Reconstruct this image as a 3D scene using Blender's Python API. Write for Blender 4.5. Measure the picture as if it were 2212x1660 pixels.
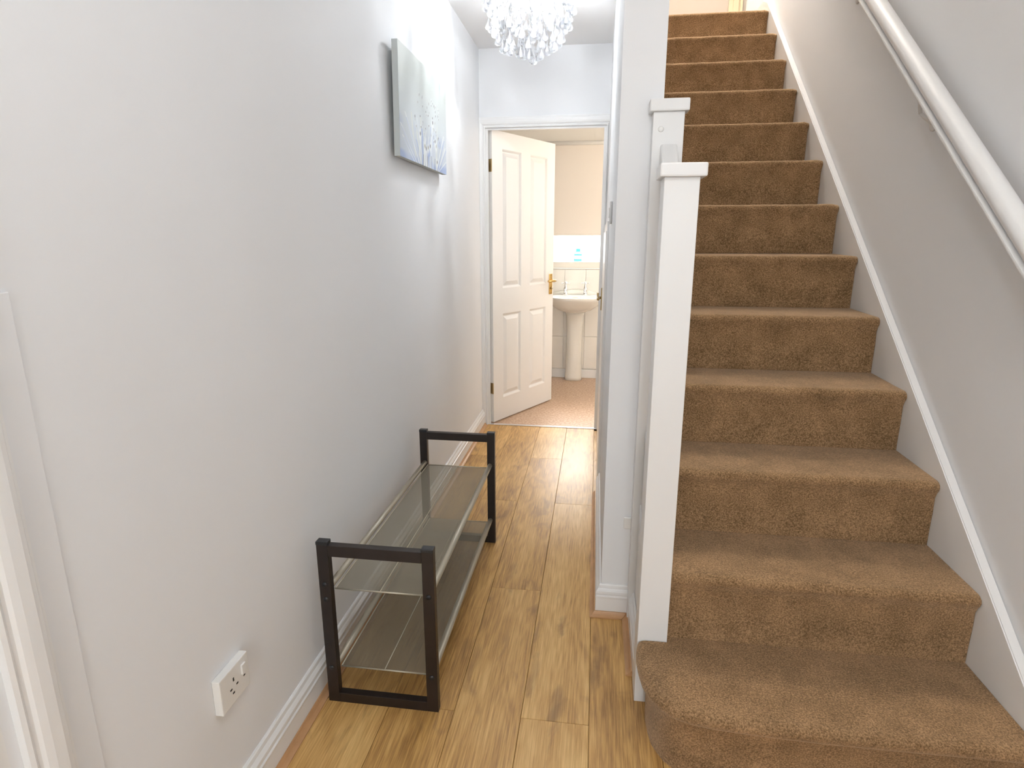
import bpy, bmesh, math, random
import numpy as np
from mathutils import Vector, Matrix
random.seed(7)
for o in list(bpy.data.objects): bpy.data.objects.remove(o)
SC = bpy.context.scene
COL = SC.collection

# ------------------------------------------------------------------ camera
PITCH, YAW, ROLL = 13.9226, 7.9738, -0.0144
a_, b_, c_ = (math.radians(v) for v in (PITCH, YAW, ROLL))
fw = Vector((-math.sin(b_)*math.cos(a_), math.cos(b_)*math.cos(a_), -math.sin(a_)))
rt0 = Vector((math.cos(b_), math.sin(b_), 0)); up0 = rt0.cross(fw)
rt = rt0*math.cos(c_)+up0*math.sin(c_); upv = -rt0*math.sin(c_)+up0*math.cos(c_)
cam = bpy.data.cameras.new('camera'); cam_o = bpy.data.objects.new('camera', cam); COL.objects.link(cam_o)
M = Matrix((rt, upv, -fw)).transposed().to_4x4(); M.translation = Vector((.7599, 0, 1.2877))
cam_o.matrix_world = M
cam.sensor_width = 36; cam.lens = 1278.13/2212*36; cam.clip_start = .02
SC.camera = cam_o

# ------------------------------------------------------------------ world, lights, exposure
SC.view_settings.view_transform = 'Standard'; SC.view_settings.look = 'None'
SC.view_settings.gamma = 1; SC.view_settings.use_curve_mapping = False
SC.view_settings.exposure = 0.38
W = bpy.data.worlds.new('sky'); SC.world = W; W.use_nodes = True
bg = W.node_tree.nodes['Background']; bg.inputs[0].default_value = (.93, .97, 1, 1); bg.inputs[1].default_value = 6.0

def area(name, loc, rot, sx, sy, power, col):
    l = bpy.data.lights.new(name, 'AREA'); l.shape = 'RECTANGLE'; l.size = sx; l.size_y = sy
    l.energy = power; l.color = col
    o = bpy.data.objects.new(name, l); COL.objects.link(o); o.location = loc; o.rotation_euler = rot
    return o
def point(name, loc, r, power, col):
    l = bpy.data.lights.new(name, 'POINT'); l.shadow_soft_size = r; l.energy = power; l.color = col
    o = bpy.data.objects.new(name, l); COL.objects.link(o); o.location = loc
    return o
# added frontal light, as daylight through a made-up front door
area('added_front_light', (1.0, -3.24, 1.4), (math.radians(90), 0, 0), .8, 1.5, 34, (.94, .98, 1))
# daylight through the bathroom window
area('bathroom_window_daylight', (.6, 8.2, 3.4), (math.radians(-52), 0, 0), 3, 2, 1500, (1, .95, .89))
# added side light for the bathroom, as if from a second window
area('added_bathroom_side_light', (1.72, 4.60, 1.25), (0, math.radians(90), 0), .7, .75, 4.5, (1, .95, .88))

# ------------------------------------------------------------------ materials
MT = {}
def mat(name, col, rough=.5, metal=0., spec=.5, coat=0., sheen=0., bump=None, var=None):
    m = bpy.data.materials.new(name); m.use_nodes = True; nt = m.node_tree; b = nt.nodes['Principled BSDF']
    b.inputs['Base Color'].default_value = (*col, 1); b.inputs['Roughness'].default_value = rough
    b.inputs['Metallic'].default_value = metal; b.inputs['Specular IOR Level'].default_value = spec
    b.inputs['Coat Weight'].default_value = coat; b.inputs['Sheen Weight'].default_value = sheen
    if bump or var:
        tc = nt.nodes.new('ShaderNodeTexCoord')
    if bump:
        sc, st, dist = bump
        n = nt.nodes.new('ShaderNodeTexNoise'); n.inputs['Scale'].default_value = sc; n.inputs['Detail'].default_value = 4
        nt.links.new(tc.outputs['Object'], n.inputs['Vector'])
        bp = nt.nodes.new('ShaderNodeBump'); bp.inputs['Strength'].default_value = st; bp.inputs['Distance'].default_value = dist
        nt.links.new(n.outputs[0], bp.inputs['Height']); nt.links.new(bp.outputs[0], b.inputs['Normal'])
    if var:
        sc, amt = var
        n = nt.nodes.new('ShaderNodeTexNoise'); n.inputs['Scale'].default_value = sc; n.inputs['Detail'].default_value = 3
        nt.links.new(tc.outputs['Object'], n.inputs['Vector'])
        r = nt.nodes.new('ShaderNodeValToRGB')
        r.color_ramp.elements[0].position = .3; r.color_ramp.elements[1].position = .7
        r.color_ramp.elements[0].color = (*[c*(1-amt) for c in col], 1); r.color_ramp.elements[1].color = (*[min(1, c*(1+amt)) for c in col], 1)
        nt.links.new(n.outputs[0], r.inputs[0]); nt.links.new(r.outputs[0], b.inputs['Base Color'])
    MT[name] = m
    return m

mat('wall_paint', (.842, .85, .863), .75, spec=.25, bump=(90, .06, .002), var=(1.4, .012))
mat('ceiling_paint', (.9, .9, .9), .85, spec=.2, bump=(70, .05, .002))
mat('gloss_white', (.86, .86, .855), .3, spec=.5)
mat('newel_white', (.81, .81, .805), .38, spec=.5)
mat('bath_paint', (.87, .83, .76), .7, spec=.25, bump=(90, .05, .002))
mat('landing_paint', (.50, .445, .38), .75, spec=.2, bump=(90, .05, .002))
mat('cream_gloss', (.66, .56, .38), .35)
mat('floor_reflection_tan', (.50, .41, .30), .45, var=(12, .1))  # beige imitates the floor's reflection in the near left doorway
mat('door_white', (.87, .85, .82), .38)
mat('tile_cream', (.88, .85, .79), .15, spec=.5, var=(3, .02))
mat('grout', (.88, .86, .82), .8)
mat('ceramic', (.87, .85, .79), .08, spec=.6)
mat('chrome', (.85, .86, .88), .10, metal=1)
mat('brass', (.78, .52, .20), .25, metal=1)
mat('dull_brass', (.42, .31, .15), .4, metal=1)
mat('dark_slot', (.01, .01, .01), .6)
mat('rack_dark', (.017, .011, .009), .42, spec=.45, bump=(220, .1, .001), var=(25, .25))
mat('rack_cap', (.012, .014, .018), .35)
mat('rack_metal', (.44, .405, .325), .4, metal=.5)
mat('plastic_white', (.84, .83, .80), .3)
mat('plastic_grey', (.70, .70, .70), .35)
mat('blind', (.86, .79, .71), .85, spec=.1)
mat('blind_grey', (.72, .70, .66), .6)
mat('scotia', (.55, .31, .15), .4, var=(14, .12))
mat('threshold_metal', (.80, .80, .80), .25, metal=1)
mat('under', (.12, .08, .05), .9)
mat('pvc', (.9, .9, .9), .3)
mat('carpet_side', (.2, .13, .08), .95)
mat('canvas_side', (.52, .56, .56), .8)

def emis(name, col, s):
    m = bpy.data.materials.new(name); m.use_nodes = True; nt = m.node_tree; nt.nodes.clear()
    e = nt.nodes.new('ShaderNodeEmission'); e.inputs[0].default_value = (*col, 1); e.inputs[1].default_value = s
    o = nt.nodes.new('ShaderNodeOutputMaterial'); nt.links.new(e.outputs[0], o.inputs[0]); MT[name] = m
emis('bulb', (1, .98, .95), 30)
emis('added_lamp_glow', (1, .95, .9), 1.6)

def mix_transparent(name, col, fac, rough, metal):
    m = bpy.data.materials.new(name); m.use_nodes = True; nt = m.node_tree; b = nt.nodes['Principled BSDF']
    b.inputs['Base Color'].default_value = (*col, 1); b.inputs['Roughness'].default_value = rough; b.inputs['Metallic'].default_value = metal
    t = nt.nodes.new('ShaderNodeBsdfTransparent'); mx = nt.nodes.new('ShaderNodeMixShader'); mx.inputs[0].default_value = fac
    nt.links.new(t.outputs[0], mx.inputs[1]); nt.links.new(b.outputs[0], mx.inputs[2])
    nt.links.new(mx.outputs[0], nt.nodes['Material Output'].inputs[0]); MT[name] = m
mix_transparent('wire_mesh', (.30, .265, .195), .46, .55, .2)
mix_transparent('window_pane', (.95, .97, 1), .12, .02, 0)

def crystal():
    m = bpy.data.materials.new('crystal'); m.use_nodes = True; nt = m.node_tree; nt.nodes.clear()
    t = nt.nodes.new('ShaderNodeBsdfTranslucent'); t.inputs[0].default_value = (.74, .76, .79, 1)
    g = nt.nodes.new('ShaderNodeBsdfGlossy'); g.inputs[0].default_value = (1, 1, 1, 1); g.inputs['Roughness'].default_value = .08
    tr = nt.nodes.new('ShaderNodeBsdfTransparent')
    fr = nt.nodes.new('ShaderNodeFresnel'); fr.inputs[0].default_value = 1.6
    m1 = nt.nodes.new('ShaderNodeMixShader'); m1.inputs[0].default_value = .45
    nt.links.new(t.outputs[0], m1.inputs[1]); nt.links.new(tr.outputs[0], m1.inputs[2])
    m2 = nt.nodes.new('ShaderNodeMixShader'); nt.links.new(fr.outputs[0], m2.inputs[0])
    nt.links.new(m1.outputs[0], m2.inputs[1]); nt.links.new(g.outputs[0], m2.inputs[2])
    o = nt.nodes.new('ShaderNodeOutputMaterial'); nt.links.new(m2.outputs[0], o.inputs[0]); MT['crystal'] = m
crystal()
def translucent(name, col):
    m = bpy.data.materials.new(name); m.use_nodes = True; nt = m.node_tree; nt.nodes.clear()
    t = nt.nodes.new('ShaderNodeBsdfTranslucent'); t.inputs[0].default_value = (*col, 1)
    tr = nt.nodes.new('ShaderNodeBsdfTransparent'); tr.inputs[0].default_value = (*col, 1)
    mx = nt.nodes.new('ShaderNodeMixShader'); mx.inputs[0].default_value = .6
    nt.links.new(t.outputs[0], mx.inputs[1]); nt.links.new(tr.outputs[0], mx.inputs[2])
    o = nt.nodes.new('ShaderNodeOutputMaterial'); nt.links.new(mx.outputs[0], o.inputs[0]); MT[name] = m
translucent('turquoise', (.33, .50, .51)); translucent('turquoise_dark', (.17, .40, .44))

def wood():
    m = bpy.data.materials.new('oak_laminate'); m.use_nodes = True; nt = m.node_tree; b = nt.nodes['Principled BSDF']; L = nt.links.new
    N = lambda t: nt.nodes.new('ShaderNode'+t)
    tc = N('TexCoord'); oi = N('ObjectInfo')
    mul = N('Math'); mul.operation = 'MULTIPLY'; mul.inputs[1].default_value = 37; L(oi.outputs['Random'], mul.inputs[0])
    comb = N('CombineXYZ'); L(mul.outputs[0], comb.inputs[0]); L(mul.outputs[0], comb.inputs[1])
    add = N('VectorMath'); add.operation = 'ADD'; L(tc.outputs['Object'], add.inputs[0]); L(comb.outputs[0], add.inputs[1])
    def mapped(sx, sy, src=None):
        mp = N('Mapping'); mp.inputs['Scale'].default_value = (sx, sy, 1); L((src or add).outputs[0], mp.inputs[0]); return mp
    # cathedral figure
    n1 = N('TexNoise'); n1.inputs['Scale'].default_value = 1; n1.inputs['Detail'].default_value = 3; n1.inputs['Roughness'].default_value = .5
    L(mapped(9, 1.3).outputs[0], n1.inputs['Vector'])
    mm = N('Math'); mm.operation = 'MULTIPLY'; mm.inputs[1].default_value = 11; L(n1.outputs[0], mm.inputs[0])
    sn = N('Math'); sn.operation = 'SINE'; mm2 = N('Math'); mm2.operation = 'MULTIPLY'; mm2.inputs[1].default_value = 6.28
    L(mm.outputs[0], mm2.inputs[0]); L(mm2.outputs[0], sn.inputs[0])
    # fine fibres
    n2 = N('TexNoise'); n2.inputs['Scale'].default_value = 1; n2.inputs['Detail'].default_value = 6; n2.inputs['Roughness'].default_value = .65
    L(mapped(230, 7).outputs[0], n2.inputs['Vector'])
    # broad tone
    n3 = N('TexNoise'); n3.inputs['Scale'].default_value = 1; n3.inputs['Detail'].default_value = 3
    L(mapped(12, 2.4).outputs[0], n3.inputs['Vector'])
    # knots / smoky patches
    n4 = N('TexNoise'); n4.inputs['Scale'].default_value = 1; n4.inputs['Detail'].default_value = 4; n4.inputs['Distortion'].default_value = .8
    L(mapped(11, 4.2).outputs[0], n4.inputs['Vector'])
    kr = N('ValToRGB'); kr.color_ramp.elements[0].position = .57; kr.color_ramp.elements[0].color = (0, 0, 0, 1)
    kr.color_ramp.elements[1].position = .74; kr.color_ramp.elements[1].color = (1, 1, 1, 1); L(n4.outputs[0], kr.inputs[0])
    def madd(x, k, y):
        q = N('Math'); q.operation = 'MULTIPLY_ADD'; L(x, q.inputs[0]); q.inputs[1].default_value = k
        if y is None: q.inputs[2].default_value = 0
        elif isinstance(y, float): q.inputs[2].default_value = y
        else: L(y, q.inputs[2])
        return q.outputs[0]
    v = madd(sn.outputs[0], .045, .0)
    v = madd(n2.outputs[0], .95, v)
    v = madd(n3.outputs[0], .55, v)
    v = madd(oi.outputs['Random'], .16, v)
    v = madd(v, 1.0, -.32)
    cr = N('ValToRGB'); e = cr.color_ramp.elements
    e[0].position = .25; e[0].color = (.325, .165, .047, 1); e[1].position = .78; e[1].color = (.82, .545, .215, 1)
    k = e.new(.5); k.color = (.61, .35, .112, 1)
    L(v, cr.inputs[0])
    mx = N('MixRGB'); mx.blend_type = 'MIX'; L(kr.outputs[0], mx.inputs[0]); L(cr.outputs[0], mx.inputs[1]); mx.inputs[2].default_value = (.20, .105, .045, 1)
    kf = N('Math'); kf.operation = 'MULTIPLY'; kf.inputs[1].default_value = .62; L(kr.outputs[0], kf.inputs[0]); L(kf.outputs[0], mx.inputs[0])
    L(mx.outputs[0], b.inputs['Base Color'])
    b.inputs['Roughness'].default_value = .42; b.inputs['Specular IOR Level'].default_value = .5
    bp = N('Bump'); bp.inputs['Strength'].default_value = .12; bp.inputs['Distance'].default_value = .001
    L(n2.outputs[0], bp.inputs['Height']); L(bp.outputs[0], b.inputs['Normal'])
    MT['oak'] = m
wood()

def carpet():
    m = bpy.data.materials.new('twist_carpet'); m.use_nodes = True; nt = m.node_tree; b = nt.nodes['Principled BSDF']; L = nt.links.new
    N = lambda t: nt.nodes.new('ShaderNode'+t)
    tc = N('TexCoord')
    n1 = N('TexNoise'); n1.inputs['Scale'].default_value = 250; n1.inputs['Detail'].default_value = 5; n1.inputs['Roughness'].default_value = .7; L(tc.outputs['Object'], n1.inputs['Vector'])
    n2 = N('TexNoise'); n2.inputs['Scale'].default_value = 13; n2.inputs['Detail'].default_value = 3; L(tc.outputs['Object'], n2.inputs['Vector'])
    n3 = N('TexNoise'); n3.inputs['Scale'].default_value = 420; n3.inputs['Detail'].default_value = 2; L(tc.outputs['Object'], n3.inputs['Vector'])
    ad = N('Math'); ad.operation = 'MULTIPLY_ADD'; L(n2.outputs[0], ad.inputs[0]); ad.inputs[1].default_value = .22; L(n1.outputs[0], ad.inputs[2])
    cr = N('ValToRGB'); e = cr.color_ramp.elements
    e[0].position = .46; e[0].color = (.135, .081, .036, 1); e[1].position = .76; e[1].color = (.50, .31, .165, 1)
    k = e.new(.61); k.color = (.29, .176, .088, 1)
    L(ad.outputs[0], cr.inputs[0])
    # sparse dark flecks
    fl = N('ValToRGB'); fl.color_ramp.elements[0].position = .30; fl.color_ramp.elements[0].color = (.35, .3, .28, 1); fl.color_ramp.elements[1].position = .38; fl.color_ramp.elements[1].color = (1, 1, 1, 1)
    L(n3.outputs[0], fl.inputs[0])
    mx = N('MixRGB'); mx.blend_type = 'MULTIPLY'; mx.inputs[0].default_value = .8; L(cr.outputs[0], mx.inputs[1]); L(fl.outputs[0], mx.inputs[2])
    L(mx.outputs[0], b.inputs['Base Color'])
    b.inputs['Roughness'].default_value = .95; b.inputs['Specular IOR Level'].default_value = .08
    b.inputs['Sheen Weight'].default_value = .6; b.inputs['Sheen Roughness'].default_value = .45; b.inputs['Sheen Tint'].default_value = (.95, .75, .55, 1)
    bp = N('Bump'); bp.inputs['Strength'].default_value = .7; bp.inputs['Distance'].default_value = .0025
    L(n1.outputs[0], bp.inputs['Height']); L(bp.outputs[0], b.inputs['Normal'])
    MT['carpet'] = m
carpet()

def vinyl():
    m = bpy.data.materials.new('speckled_vinyl'); m.use_nodes = True; nt = m.node_tree; b = nt.nodes['Principled BSDF']; L = nt.links.new
    N = lambda t: nt.nodes.new('ShaderNode'+t)
    tc = N('TexCoord'); v = N('TexVoronoi'); v.inputs['Scale'].default_value = 75; L(tc.outputs['Object'], v.inputs['Vector'])
    n = N('TexNoise'); n.inputs['Scale'].default_value = 60; n.inputs['Detail'].default_value = 4; L(tc.outputs['Object'], n.inputs['Vector'])
    cr = N('ValToRGB'); e = cr.color_ramp.elements
    e[0].position = .18; e[0].color = (.82, .68, .54, 1); e[1].position = .30; e[1].color = (.50, .31, .19, 1); L(v.outputs['Distance'], cr.inputs[0])
    c2 = N('ValToRGB'); e = c2.color_ramp.elements
    e[0].position = .42; e[0].color = (.46, .28, .17, 1); e[1].position = .62; e[1].color = (.72, .55, .40, 1); L(n.outputs[0], c2.inputs[0])
    mx = N('MixRGB'); mx.inputs[0].default_value = .6; L(cr.outputs[0], mx.inputs[1]); L(c2.outputs[0], mx.inputs[2])
    L(mx.outputs[0], b.inputs['Base Color']); b.inputs['Roughness'].default_value = .35
    MT['vinyl'] = m
vinyl()

# ------------------------------------------------------------------ builders
def obj(name, verts, faces, m, parent=None, smooth=False):
    me = bpy.data.meshes.new(name); me.from_pydata([tuple(v) for v in verts], [], faces); me.validate(); me.update()
    return link(name, me, m, parent, smooth)
def link(name, me, m, parent=None, smooth=False):
    if m and not me.materials: me.materials.append(MT[m] if isinstance(m, str) else m)
    if smooth:
        for p in me.polygons: p.use_smooth = True
    o = bpy.data.objects.new(name, me); COL.objects.link(o)
    if parent: o.parent = parent
    return o
def frombm(name, bm, m, parent=None, smooth=False):
    bmesh.ops.recalc_face_normals(bm, faces=bm.faces)
    me = bpy.data.meshes.new(name); bm.to_mesh(me); bm.free()
    return link(name, me, m, parent, smooth)
def addbox(bm, x0, x1, y0, y1, z0, z1, bev=0, seg=2):
    vs = [bm.verts.new((x, y, z)) for x in (x0, x1) for y in (y0, y1) for z in (z0, z1)]
    fs = [bm.faces.new([vs[i] for i in f]) for f in ((0,1,3,2),(4,6,7,5),(0,4,5,1),(2,3,7,6),(0,2,6,4),(1,5,7,3))]
    if bev:
        es = list({e for f in fs for e in f.edges})
        bmesh.ops.bevel(bm, geom=es, offset=bev, segments=seg, affect='EDGES', profile=.6)
def box(name, x0, x1, y0, y1, z0, z1, m, parent=None, bev=0, seg=2):
    bm = bmesh.new(); addbox(bm, x0, x1, y0, y1, z0, z1, bev, seg); return frombm(name, bm, m, parent)
def boxes(name, lst, m, parent=None, bev=0):
    bm = bmesh.new()
    for b in lst: addbox(bm, *b, bev)
    return frombm(name, bm, m, parent)
def prism(name, prof, start, end, dd, hd, m, parent=None, mi0=0., mi1=0., by='d', smooth=False):
    """profile points (d,h) swept from start to end; dd / hd are the directions of d and h.
    mi0, mi1: mitre at the ends, proportional to d or h"""
    s, e = Vector(start), Vector(end); dd, hd = Vector(dd), Vector(hd); ax = (e-s).normalized()
    v = []; n = len(prof)
    for base, mi in ((s, mi0), (e, mi1)):
        for d, h in prof:
            k = d if by == 'd' else h
            v.append(base+dd*d+hd*h+ax*(mi*k))
    f = [tuple(range(n)), tuple(range(2*n-1, n-1, -1))]+[(i, i+n, (i+1) % n+n, (i+1) % n) for i in range(n)]
    o = obj(name, v, f, m, parent)
    bm = bmesh.new(); bm.from_mesh(o.data); bmesh.ops.recalc_face_normals(bm, faces=bm.faces); bm.to_mesh(o.data); bm.free()
    return o
def addtube(bm, p, q, r, n=10):
    p, q = Vector(p), Vector(q); ax = (q-p).normalized(); t = Vector((0, 0, 1)) if abs(ax.z) < .9 else Vector((1, 0, 0))
    u = ax.cross(t).normalized(); w = ax.cross(u)
    ra = [bm.verts.new(p+(u*math.cos(i*2*math.pi/n)+w*math.sin(i*2*math.pi/n))*r) for i in range(n)]
    rb = [bm.verts.new(q+(u*math.cos(i*2*math.pi/n)+w*math.sin(i*2*math.pi/n))*r) for i in range(n)]
    for i in range(n): bm.faces.new((ra[i], ra[(i+1) % n], rb[(i+1) % n], rb[i]))
    bm.faces.new(ra); bm.faces.new(rb)
def tube(name, p, q, r, m, parent=None, n=12):
    bm = bmesh.new(); addtube(bm, p, q, r, n); return frombm(name, bm, m, parent, True)
def addlathe(bm, prof, c, n=20, ax='z'):
    rings = []
    for r, h in prof:
        if ax == 'z': rings.append([bm.verts.new((c[0]+r*math.cos(2*math.pi*i/n), c[1]+r*math.sin(2*math.pi*i/n), c[2]+h)) for i in range(n)])
        elif ax == 'x': rings.append([bm.verts.new((c[0]+h, c[1]+r*math.cos(2*math.pi*i/n), c[2]+r*math.sin(2*math.pi*i/n))) for i in range(n)])
        else: rings.append([bm.verts.new((c[0]+r*math.cos(2*math.pi*i/n), c[1]+h, c[2]+r*math.sin(2*math.pi*i/n))) for i in range(n)])
    for A, B in zip(rings, rings[1:]):
        for i in range(n): bm.faces.new((A[i], A[(i+1) % n], B[(i+1) % n], B[i]))
    bm.faces.new(rings[0]); bm.faces.new(rings[-1])
def lathe(name, prof, c, m, parent=None, n=20, ax='z', smooth=True):
    bm = bmesh.new(); addlathe(bm, prof, c, n, ax); return frombm(name, bm, m, parent, smooth)
def loft(name, rings, m, parent=None, smooth=True, cap0=True, cap1=True):
    n = len(rings[0]); v = [p for r in rings for p in r]; f = []
    for k in range(len(rings)-1):
        for i in range(n): f.append((k*n+i, k*n+(i+1) % n, (k+1)*n+(i+1) % n, (k+1)*n+i))
    if cap0: f.append(tuple(range(n)))
    if cap1: f.append(tuple(range((len(rings)-1)*n, len(rings)*n)))
    o = obj(name, v, f, m, parent, smooth)
    bm = bmesh.new(); bm.from_mesh(o.data); bmesh.ops.recalc_face_normals(bm, faces=bm.faces); bm.to_mesh(o.data); bm.free()
    return o
def tag(o, label, cat, group=None, kind=None):
    o['label'] = label; o['category'] = cat
    if group: o['group'] = group
    if kind: o['kind'] = kind
    return o
def S(o, label, cat): return tag(o, label, cat, kind='structure')
def empty(name, loc=(0, 0, 0)):
    o = bpy.data.objects.new(name, None); COL.objects.link(o); o.location = loc; o.empty_display_size = .1; return o
def settle(root, loc):
    """put an Empty at the thing's base without moving its parts"""
    root.location = loc
    for ch in [c for c in COL.objects if c.parent == root]:
        ch.matrix_parent_inverse = Matrix.Translation(-Vector(loc))

# ------------------------------------------------------------------ setting: floor
CE = 2.41; XW = 1.78; YB = -3.2; YD = 3.947
fl = S(box('floor', -.02, XW, YB, YD+.01, -.06, -.0105, 'under'), 'oak laminate floor of the hallway', 'floor')
edges = [.0, .220, .407, .594, .781, .968, 1.155, 1.342, 1.529, 1.716, XW]
for r in range(len(edges)-1):
    x0, x1 = edges[r], edges[r+1]
    off = 1.3535 if r % 2 == 1 else 1.9635
    ymax = YD+.004 if r < 4 else (3.9 if r == 4 else 1.4 if r == 5 else 1.26)
    js = sorted([off+1.3717*k for k in range(-5, 4)])
    js = [YB]+[j for j in js if YB < j < ymax]+[ymax]
    for y0, y1 in zip(js, js[1:]):
        g = .0005; bm = bmesh.new(); addbox(bm, 0, x1-x0-2*g, 0, y1-y0-2*g, -.01, 0)
        top = [e for e in bm.edges if all(abs(v.co.z) < 1e-6 for v in e.verts)]
        bmesh.ops.bevel(bm, geom=top, offset=.0009, segments=1, affect='EDGES')
        p = frombm('plank', bm, 'oak', fl); p.location = (x0+g, y0+g, 0)
S(box('floor_bathroom', -.95, 1.75, YD+.012, 5.5, -.06, 0, 'vinyl'), 'speckled pink-beige vinyl floor of the bathroom', 'floor')
th = box('threshold_strip', .05, .797, YD-.012, YD+.016, .0005, .005, 'threshold_metal', None, .002)
tag(th, 'silver metal threshold strip across the bathroom doorway', 'threshold')

# ------------------------------------------------------------------ setting: walls and ceilings
S(boxes('wall_left', [(-.1, 0, .55, 4.05, 0, CE), (-.1, 0, YB, -.25, 0, CE), (-.1, 0, -.25, .55, 2.02, CE)], 'wall_paint'), 'long pale grey-white hallway wall on the left', 'wall')
S(boxes('wall_near', [(0, .58, YB-.1, YB, 0, CE), (1.42, XW, YB-.1, YB, 0, CE), (.58, 1.42, YB-.1, YB, 2.25, CE)], 'wall_paint'), 'front wall of the hall around the added front door', 'wall')
S(box('wall_right', XW, XW+.1, YB-.1, 5.15, 0, 5.05, 'wall_paint'), 'tall pale wall on the right beside the stairs', 'wall')
S(boxes('wall_middle', [(.813, .934, 1.864, 4.05, 0, 5.05), (.813, .934, 4.05, 5.05, 2.42, 5.05)], 'wall_paint'), 'white partition wall between corridor and stairs, its end facing the hall', 'wall')
S(boxes('wall_far', [(0, .036, YD, 4.05, 0, CE), (.036, .797, YD, 4.05, 1.965, CE), (.797, .813, YD, 4.05, 0, CE)], 'wall_paint'), 'white wall at the corridor end above the bathroom doorway', 'wall')
S(boxes('ceiling', [(-.1, .934, 1.0, 4.05, CE, CE+.2), (-.1, XW, YB-.1, 1.0, CE, CE+.2)], 'ceiling_paint'), 'white ceiling over hall and corridor', 'ceiling')
S(boxes('wall_stairwell', [(.834, XW, .9, 1.0, CE+.2, 5.05), (.834, .934, 1.0, 1.864, CE+.2, 5.05)], 'wall_paint'), 'upper stairwell wall over the hall', 'wall')
S(box('ceiling_upstairs', .83, XW+.1, .9, 5.15, 5.05, 5.15, 'ceiling_paint'), 'white ceiling high over the stairwell', 'ceiling')
S(box('wall_landing', .934, XW, 5.05, 5.15, 2.4, 5.05, 'landing_paint'), 'warm beige wall of the landing at the head of the stairs', 'wall')

# bathroom shell
YBW = 5.489
bw = S(boxes('wall_bathroom_far', [(-.95, .12, YBW, YBW+.12, 0, 2.42), (1.08, 1.75, YBW, YBW+.12, 0, 2.42), (.12, 1.08, YBW, YBW+.12, 0, 1.073), (.12, 1.08, YBW, YBW+.12, 2.06, 2.42)], 'bath_paint'), 'cream bathroom wall with a window over half-height tiling', 'wall')
S(boxes('wall_bathroom_sides', [(-1.05, -.95, 4.05, YBW+.12, 0, 2.42), (1.75, 1.779, 4.05, YBW+.12, 0, .9), (1.75, 1.779, 4.05, YBW+.12, 2.0, 2.2), (1.75, 1.779, 4.05, 4.2, .9, 2.0), (1.75, 1.779, 5.05, YBW+.12, .9, 2.0), (.934, 1.75, 4.05, 4.10, 0, 2.2), (-1.05, -.1, 3.95, 4.05, 0, 2.42)], 'bath_paint'), 'cream side walls of the bathroom', 'wall')  # opening in the right wall is added to go with the side light
S(boxes('ceiling_bathroom', [(-1.05, .934, 4.05, YBW+.12, 2.42, 2.5), (.934, 1.779, 4.05, YBW+.12, 2.2, 2.23), (.934, .95, 4.05, YBW+.12, 2.23, 2.42)], 'ceiling_paint'), 'white bathroom ceiling', 'ceiling')
# tiles: one object each, on a grout backing
S(box('baseboard_bathroom', -.9, 1.7, YBW-.016, YBW-.001, .0, .082, 'gloss_white', None, .003), 'white skirting along the tiled bathroom wall', 'skirting')
bk = box('tile_backing', -.9, 1.7, YBW-.004, YBW-.0005, .086, 1.006, 'grout', bw)
bm = bmesh.new(); addbox(bm, 0, .190, -.008, 0, 0, .3045, .0018, 1); t0 = None
for k in range(-6, 6):
    for r in range(3):
        if t0 is None: t0 = frombm('tile', bm, 'tile_cream', bw); o = t0
        else: o = t0.copy(); COL.objects.link(o)
        o.location = (.477+k*.192+.001, YBW-.0042, .087+r*.3067)
tt = tube('tile_edge_trim', (-.9, YBW-.006, 1.0125), (1.7, YBW-.006, 1.0125), .006, 'plastic_white', bw, 8)
for h in []: pass

# ------------------------------------------------------------------ skirting, scotia, architraves
SK = [(0, 0), (.0175, 0), (.0175, .066), (.0185, .070), (.0185, .074), (.0145, .077), (.0145, .080), (.017, .084), (.0165, .092), (.012, .098), (.0085, .1015), (.0085, .104), (.007, .112), (.004, .115), (0, .115)]
SCO = [(0, 0), (.019, 0), (.019, .004), (.014, .006), (.009, .0095), (.006, .014), (.004, .018), (0, .018)]
def skirting(name, s, e, dd, lab, mi0=0, mi1=0):
    return S(prism(name, SK, s, e, dd, (0, 0, 1), 'gloss_white', None, mi0, mi1), lab, 'skirting')
def scotia(name, s, e, dd, lab, mi0=0, mi1=0):
    return S(prism(name, SCO, s, e, dd, (0, 0, 1), 'scotia', None, mi0, mi1), lab, 'beading')
skirting('baseboard_left', (0, .632, 0), (0, 3.927, 0), (1, 0, 0), 'white moulded skirting along the left wall behind the shoe rack')
scotia('trim_1', (.0178, .632, .0005), (.0178, 3.92, .0005), (1, 0, 0), 'orange-brown wooden beading at the foot of the left skirting')
skirting('baseboard_middle', (.813, 2.87, 0), (.813, 1.864, 0), (-1, 0, 0), 'white skirting along the corridor side of the partition wall', 0, 1)
skirting('baseboard_end', (.813, 1.864, 0), (.905, 1.864, 0), (0, -1, 0), 'short white skirting across the partition wall end', -1, 0)
scotia('trim_2', (.7952, 2.87, .0005), (.7952, 1.8462, .0005), (-1, 0, 0), 'wooden beading along the corridor side of the partition wall', 0, 1)
scotia('trim_3', (.7952, 1.8462, .0005), (.905, 1.8462, .0005), (0, -1, 0), 'short wooden beading across the partition wall end', -1, -1)
skirting('baseboard_stair', (.925, 1.846, 0), (.925, 1.5405, 0), (-1, 0, 0), 'short white skirting on the stair side panel behind the newel post', 0, 0)
scotia('trim_4', (.9072, 1.8462, .0005), (.9072, 1.556, .0005), (-1, 0, 0), 'wooden beading running from the partition wall end to the newel post', 0, 0)

AR = [(0, 0), (.012, 0), (.014, .006), (.010, .012), (.012, .016), (.016, .020), (.019, .030), (.020, .046), (.018, .054), (.014, .058), (.014, .062), (0, .062)]   # (proud, across: 0 = inner edge)
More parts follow.
